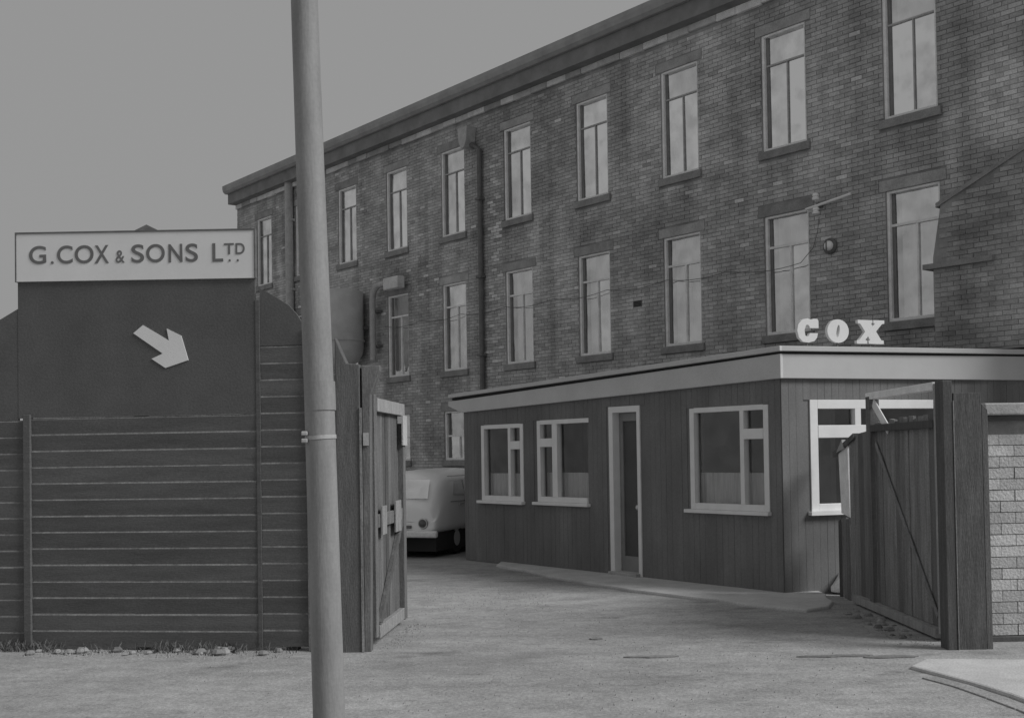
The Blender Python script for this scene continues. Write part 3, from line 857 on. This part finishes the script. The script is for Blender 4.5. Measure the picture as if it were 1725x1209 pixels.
go = gr.build('weeds', M_GRASS, None); go.location = HP; tag(go, 'thin dry weeds growing along the foot of the hoarding', 'weeds', kind='stuff')

# loose grit on the road, thicker along edges
gt = MB(); r = random.Random(31)
def grit(x, y, s):
    a = r.uniform(0, 6.28)
    p = [(x + s * cos(a + k * 1.57) * r.uniform(.7, 1.3), y + s * sin(a + k * 1.57) * r.uniform(.7, 1.3), -.012) for k in range(4)]
    gt.add(p + [(x + r.uniform(-.3, .3) * s, y + r.uniform(-.3, .3) * s, s * r.uniform(.5, .9))], [(0, 1, 4), (1, 2, 4), (2, 3, 4), (3, 0, 4)])
for k in range(1500):
    y = r.uniform(7.2, 17.5); grit(r.uniform(-.27 * y, min(3.3, .3 * y)) if y < 13 else r.uniform(-1.1, .4), y, r.uniform(.003, .010))
for k in range(420):
    x = r.uniform(-4.4, -1.9); grit(x, 10.78 - .126 * (x + 4.41) - abs(r.gauss(0, .16)) - .03, r.uniform(.004, .016))
for k in range(330):
    grit(3.62 - abs(r.gauss(0, .16)), r.uniform(10.2, 13.0), r.uniform(.004, .016))
for k in range(200):
    t = r.random(); grit(-1.2 + .14 * t + abs(r.gauss(0, .1)), 10.5 + 1.5 * t, r.uniform(.004, .014))
tag(gt.build('grit', M_STONEBIT, None), 'loose grit scattered over the road and along the gates and hoarding', 'grit', kind='stuff')

# ------------------------------------------------------------------ gate posts and gates
LP = empty('gate_post', (-1.4, 10.36, 0), 0, 'tall dark timber gate post with a shaped top just right of the pole', 'post', 'posts of the yard entrance')
MB().prism([(-.14, -.1), (.065, -.1), (.075, 2.5), (-.04, 2.51), (-.09, 2.62), (-.14, 2.74)], 0, .2).build('post_timber', M_TIMBER, LP, bevel=.008)
MB().prism([(.09, -.1), (.145, -.1), (.165, 2.24), (.25, 2.44), (.25, 2.49), (.09, 2.49)], .01, .16).build('post_board', M_TIMBER, LP, bevel=.006)
MB().box(.068, .088, -.012, .05, 0, 2.12).build('batten', M_GATE, LP)
MB().box(.10, .145, -.015, .01, 1.79, 1.90).build('hinge_plate', M_PALEIRON, LP)

def gate_dir(x, y, dx, dy, name, label, sx=1):
    return empty(name, (x, y, 0), math.atan2(dy, dx), label, 'gate', 'gate leaves of the yard entrance')
LG = gate_dir(-1.26, 10.6, .12, 1.46, 'left_gate', 'half open weathered timber gate leaf hung from the dark post by the pole')
LG.name = 'yard_gate'
# local x runs away from the camera along the leaf; -y is its yard face (seen from the right)
MB().box(0, .12, -.03, .05, .08, 2.25).build('stile', M_DARKGATE, LG, bevel=.004)
MB().box(1.38, 1.52, -.045, .05, .05, 2.02).build('stile', M_TIMBER, LG, bevel=.004)
MB().box(.122, 1.53, -.04, .05, 2.10, 2.22).build('top_rail', M_PALETIMBER, LG, bevel=.004)  # rail coloured paler to show the light falling on it
MB().box(.122, 1.378, -.04, .05, .06, .17).build('bottom_rail', M_PALEGATE, LG, bevel=.004)
MB().box(.122, 1.378, -.035, .0, 1.05, 1.17).build('middle_rail', M_DARKGATE, LG, bevel=.004)
for k in range(9):
    a = .125 + k * .1392
    MB().box(a, a + .134, .002 + random.uniform(0, .006), .03, .172, 2.098).build('plank', M_DARKGATE, LG)
MB().box(1.30, 1.54, -.062, -.047, 1.80, 2.10).build('hinge_plate', M_CONCRETE, LG)
MB().box(.20, .42, -.055, -.041, .98, 1.24).build('pale_patch', M_PALEGATE, LG)  # pale rectangle on the face of the leaf
MB().box(.88, 1.18, -.055, -.041, .96, 1.26).build('pale_patch', M_PALEGATE, LG)
br = MB(); br.add([(.15, -.038, .20), (.25, -.038, .18), (1.37, -.038, 1.0), (1.37, -.038, 1.1), (.15, -.001, .20), (.25, -.001, .18), (1.37, -.001, 1.0), (1.37, -.001, 1.1)],
       [(0, 1, 2, 3), (7, 6, 5, 4), (0, 4, 5, 1), (1, 5, 6, 2), (2, 6, 7, 3), (3, 7, 4, 0)])
br.build('brace', M_DARKGATE, LG)

RP = empty('gate_post', (3.80, 10.0, 0), 0, 'broad dark gate post of planks beside the whitewashed brick wall', 'post', 'posts of the yard entrance')
MB().box(-.17, -.085, 0, .18, -.1, 2.26).build('post_timber', M_TIMBER, RP, bevel=.008)
for k, (a, b, z) in enumerate([(-.074, .16, 2.155), (.164, .215, 2.06)]):
    MB().prism([(a, -.1), (b, -.1), (b, z - (.0 if k < 1 else .05)), (a, z)], .01 + .006 * (k % 2), .12).build('plank', M_TIMBER, RP, bevel=.004)
MB().box(-.083, -.076, -.006, .05, 0, 2.09).build('batten', M_GATE, RP)

RG = empty('yard_gate', (3.77, 10.42, 0), radians(90), 'open battered timber gate leaf with a broken end in front of the shop window', 'gate', 'gate leaves of the yard entrance')
# local x away from camera; +y faces left into the entrance
MB().box(0, .07, -.05, .045, .06, 2.26).build('stile', M_PALETIMBER, RG, bevel=.004)  # light on the near edge put into a paler timber colour
MB().box(1.92, 2.06, -.05, .05, .02, 2.24).build('stile', M_TIMBER, RG, bevel=.004)
MB().box(.072, 2.06, -.04, .05, 2.205, 2.275).build('top_rail', M_WHITEOLD, RG, bevel=.004)
MB().box(.072, 1.918, -.04, .055, 1.87, 1.94).build('middle_rail', M_TIMBER, RG, bevel=.004)
MB().box(.072, 2.6, -.04, .07, .02, .10).build('bottom_rail', M_PALETIMBER, RG, bevel=.004)
a = .075; k = 0
while a < 1.90:
    w = random.uniform(.11, .15); b = min(a + w, 1.915)
    top = 2.04 - .055 * a + random.uniform(-.03, .02)
    MB().prism([(a, .105), (b - .006, .105), (b - .006, top + random.uniform(-.015, .015)), (a, top)], -.03, -.002 + random.uniform(0, .008)).build('plank', M_GATE, RG)
    a = b; k += 1
for (x0, z0, x1, z1, w, m) in [(1.90, 2.17, 1.42, 1.88, .10, M_WHITEOLD), (.15, .2, 1.85, 1.75, .055, M_GATE)]:
    d = Vector((x1 - x0, 0, z1 - z0)).normalized(); n = Vector((-d.z, 0, d.x)) * w / 2
    p = [Vector((x0, 0, z0)) + n, Vector((x0, 0, z0)) - n, Vector((x1, 0, z1)) - n, Vector((x1, 0, z1)) + n]
    MB().add([(q.x, .012, q.z) for q in p] + [(q.x, .022, q.z) for q in p], [(0, 1, 2, 3), (7, 6, 5, 4), (0, 4, 5, 1), (1, 5, 6, 2), (2, 6, 7, 3), (3, 7, 4, 0)]).build('brace', m, RG)
# broken outer boards, leaning
for (a, b, t0, t1, m, z0) in [(2.07, 2.20, 1.90, 1.90, M_GATE, .05), (2.21, 2.36, 1.88, 1.87, M_GATE, .03), (2.37, 2.52, 1.87, 1.86, M_TIMBER, .05), (2.53, 2.68, 1.85, 1.83, M_GATE, .02), (2.69, 2.86, 1.82, 1.80, M_GATE, .0),
                              (2.88, 3.04, .92, .90, M_GATE, -.02), (3.06, 3.2, .92, .88, M_GATE, -.02), (3.22, 3.36, .90, .86, M_TIMBER, -.02)]:
    MB().prism([(a, z0), (b, z0), (b, t1), (a, t0)], -.03, random.uniform(-.004, .012)).build('plank', m, RG)
MB().prism([(2.88, .93), (3.22, .96), (3.30, 1.66), (2.92, 1.76)], -.02, .006).build('plank', M_WHITEOLD, RG)
MB().prism([(2.62, 1.80), (3.45, 1.60), (3.45, 1.66), (2.62, 1.865)], -.035, .03).build('broken_rail', M_TIMBER, RG)
MB().prism([(2.98, 1.70), (3.28, 1.655), (3.05, 1.80)], -.01, .035).build('splinter', M_PALETIMBER, RG)

# small pale sack and stones behind the gate
SK = empty('sack', (3.90, 14.02, 0), .3, 'small pale sack slumped on the ground at the broken end of the gate', 'sack')
so = MB().lathe([(.10, .0), (.16, .02), (.18, .08), (.165, .16), (.13, .23), (.07, .27), (.03, .285)], 18).build('bag', M_WHITEOLD, SK, smooth=True)
for v in so.data.vertices:
    v.co.x *= 1 + .22 * sin(v.co.z * 23 + v.co.y * 9); v.co.y *= 1 + .2 * cos(v.co.z * 13 + v.co.x * 20); v.co.x += v.co.z * .3
MB().tube([(.06, -.04, .25), (.12, -.02, .30), (.17, .0, .285)], [.035, .02, .035], 9).build('neck', M_WHITEOLD, SK, smooth=True)
RB2 = empty('rubble_heap', (3.55, 12.1, 0), 0, 'loose stones lying under the broken gate on the entrance ground', 'rubble')
for k in range(26):
    s = r.uniform(.012, .045); n = 6; vs = []
    for (q, z) in ((.8, 0), (1.0, .45), (.5, 1.0)):
        for i in range(n):
            t = 2 * pi * i / n; rr = s * q * r.uniform(.7, 1.2)
            vs.append((rr * cos(t) * 1.3, rr * sin(t), z * s))
    fs = [(a * n + i, a * n + (i + 1) % n, (a + 1) * n + (i + 1) % n, (a + 1) * n + i) for a in range(2) for i in range(n)] + [tuple(range(2 * n, 3 * n))]
    MB(Matrix.Translation((r.uniform(-.2, .12), r.uniform(-1.5, .6), -.012))).add(vs, fs).build('stone', M_STONEBIT, RB2)

# ------------------------------------------------------------------ whitewashed brick wall at the right
WWL = empty('garden_wall', (4.13, 10.4, 0), radians(2), 'low whitewashed brick wall with a concrete coping at the right edge', 'wall')
LENW = 1.75
MB().box(0, LENW, .012, .225, -.1, 1.92).build('core', M_WMORTAR, WWL)
MB().box(-.02, LENW, -.02, .24, -.1, .045).build('plinth', M_TARSHADOW, WWL, bevel=.01)
BL, BH = .262, .0975
row = 0; z = .05
fullm = MB().box(-BL / 2 + .0035, BL / 2 - .0035, -.008, .1, .0035, BH - .0035).mesh('brick', M_WBRICK)
while z + BH < 1.86:
    x = 0.0 if row % 2 == 0 else -BL / 2
    while x < LENW:
        p, q = max(x, 0.0), min(x + BL, LENW)
        dy = random.uniform(-.004, .004)
        if q - p > BL - 1e-4: share('brick', fullm, WWL, ((p + q) / 2, dy, z))
        elif q - p > .04: MB().box(p + .0035, q - .0035, -.008 + dy, .1, z + .0035, z + BH - .0035).build('brick', M_WBRICK, WWL)
        x += BL
    z += BH; row += 1
MB().box(-.01, LENW, -.03, .25, 1.92, 1.965).build('coping_shadow', M_TARSHADOW, WWL)  # dark strip painted as the shadow beneath the coping
n = 0; x = -.03
while x < LENW:
    w = random.uniform(.5, .6)
    MB().prism([(x, 1.97), (min(x + w, LENW) - .008, 1.97), (min(x + w, LENW) - .008, 2.075), (x, 2.075)], -.10, .30).build('coping_slab', M_COPING, WWL, bevel=.014)
    x += w

# ------------------------------------------------------------------ foreground pole
POLE = empty('utility_pole', (-.972, 6.2, 0), 0, 'tall grey pole standing close in the foreground and leaning slightly left', 'pole')
MB().tube([(.0, 0, -.3), (-.002, 0, .4), (-.033, 0, 2.0), (-.066, 0, 3.2), (-.09, 0, 4.2), (-.155, 0, 8.5)], [.083, .083, .078, .0735, .070, .058], 32).build('shaft', M_POLE, POLE, smooth=True)
MB().tube([(-.028, 0, 1.94), (-.031, 0, 2.09)], .0812, 32).build('collar', M_POLE, POLE, smooth=True)
bk = empty('pole_clip', (0, 0, 0))
bpy.data.objects.remove(bk)
MB().tube([(-.027, 0, 1.79), (-.028, 0, 1.81)], .0815, 32).build('strap', M_PALEIRON, POLE, smooth=True)
for z in (1.772, 1.81): MB().box(-.118, -.085, -.07, -.04, z, z + .022).build('strap_lug', M_PALEIRON, POLE, bevel=.005)

# ------------------------------------------------------------------ white van in the yard
VD = Vector((.35, .937, 0))
VAN = empty('parked_van', (-1.27, 19.55, 0), math.atan2(VD.y, VD.x), 'white rounded van parked in the yard at the far end of the shop', 'van')
# local x runs from nose to tail, y to the van's other side (left in the picture)
VW = 1.5
def section(x, zt, zb, inset, crown):
    pts = []
    y0, y1 = inset, VW - inset
    prof = [(0, zb), (-.0, zb + .18), (.0, (zb + zt) / 2), (.02, zt - .32), (.06, zt - .14), (.13, zt - .05), (.28, zt), (.5, zt + crown)]
    W = y1 - y0
    right = [(y0 + p * W, z) for p, z in prof]
    left = [(y1 - p * W, z) for p, z in prof[:-1]][::-1]
    return [(x, y, z) for y, z in right + left]
secs = [(0.0, .78, .42, .14, .03), (.02, .88, .36, .05, .03), (.07, .93, .34, .02, .02), (.20, 1.14, .34, .01, .03), (.34, 1.30, .34, .01, .04), (.52, 1.385, .34, .0, .045),
        (.9, 1.415, .34, 0, .05), (2.0, 1.43, .34, 0, .05), (3.0, 1.41, .34, 0, .05), (3.32, 1.34, .36, .03, .04), (3.42, 1.18, .42, .10, .02)]
vs, fs = [], []
for s in secs: vs += section(*s)
n = 15
for i in range(len(secs) - 1):
    for k in range(n):
        fs.append((i * n + k, i * n + (k + 1) % n, (i + 1) * n + (k + 1) % n, (i + 1) * n + k)[::-1])
fs.append(tuple(range(n))); fs.append(tuple(range((len(secs) - 1) * n, len(secs) * n))[::-1])
body = MB().add(vs, fs).build('body', M_VAN, VAN, smooth=True)
ssf = body.modifiers.new('sub', 'SUBSURF'); ssf.levels = 1; ssf.render_levels = 2
wsx = MB(); wsx.add([(.065, .18, .98), (.065, VW - .18, .98), (.30, VW - .24, 1.285), (.30, .24, 1.285)], [(3, 2, 1, 0)])
wsx.build('windscreen', G_VAN, VAN)
MB().box(-.03, .03, .45, VW - .3, .485, .535).build('grille', M_IRON, VAN)
for y in (.24, VW - .24):
    m_ = MB(Matrix.Translation((.03, y, .57)) @ Matrix.Rotation(radians(-90), 4, 'Y'))
    hl = m_.lathe([(.085, 0), (.095, .03), (.08, .05)], 16).build('headlight', M_CHROME, VAN, smooth=True)
    m_ = MB(Matrix.Translation((-.022, y, .57)) @ Matrix.Rotation(radians(-90), 4, 'Y'))
    m_.lathe([(.07, 0), (.05, .018), (.01, .025)], 16).build('lens', M_LAMPGLASS, hl, smooth=True)
MB().box(-.10, -.0, -.04, VW + .04, .34, .45).build('bumper', M_WHITEOLD, VAN, bevel=.03)
MB().box(-.112, -.102, .55, .95, .30, .40).build('number_plate', M_IRON, VAN)
MB().add([(.72, -.002, 1.02), (1.22, -.002, 1.02), (1.22, .028, 1.26), (.80, .028, 1.26)], [(0, 1, 2, 3)]).build('side_window', G_VAN, VAN)
MB().box(.6, 3.1, -.006, .0, .90, .908).build('waist_strip', M_IRON, VAN)
MB().box(.6, 3.2, .045, .062, 1.33, 1.338).build('rain_gutter', M_IRON, VAN)
MB().box(1.24, 1.252, -.012, .0, .45, 1.28).build('door_seam', M_SHADOWGAP, VAN)
MB().box(.95, 1.12, -.03, -.01, .84, .865).build('door_handle', M_CHROME, VAN)
for x, y in ((1.0, .14), (2.75, .14), (1.0, VW - .14), (2.75, VW - .14)):
    m_ = MB(Matrix.Translation((x, y, .27)) @ Matrix.Rotation(radians(90), 4, 'X'))
    wh = m_.lathe([(.17, -.07), (.25, -.08), (.275, -.05), (.275, .05), (.25, .08), (.17, .07)], 22).build('wheel', M_RUBBER, VAN, smooth=True)
    m_ = MB(Matrix.Translation((x, y, .27)) @ Matrix.Rotation(radians(90), 4, 'X'))
    m_.lathe([(.15, -.075), (.16, .075), (.06, .095)], 18).build('hub_cap', M_CHROME, wh, smooth=True)
MB().box(.12, 3.2, .06, VW - .06, .10, .40).build('underbody', M_RUBBER, VAN)

# ------------------------------------------------------------------ distant house whose gable peeps over the sign
HS = empty('distant_house', (-13.8, 45, 0), radians(4), 'distant house with only its dark gable peak showing above the sign board', 'house')
MB().box(-4.2, 4.2, .3, 9, -.2, 8.3).build('wall', M_BRICK, HS)
MB().prism([(-4.6, 8.3), (4.6, 8.3), (0, 10.62)], 0, 9.3).build('roof', M_SLATE, HS)
for x in (-2.2, 1.0):
    w_ = MB().box(x, x + 1.2, .24, .32, 4.6, 6.3).build('window_frame', M_WHITEOLD, HS)
    MB().box(x + .1, x + 1.1, .23, .238, 4.7, 6.2).build('pane', M_LAMPGLASS, w_)
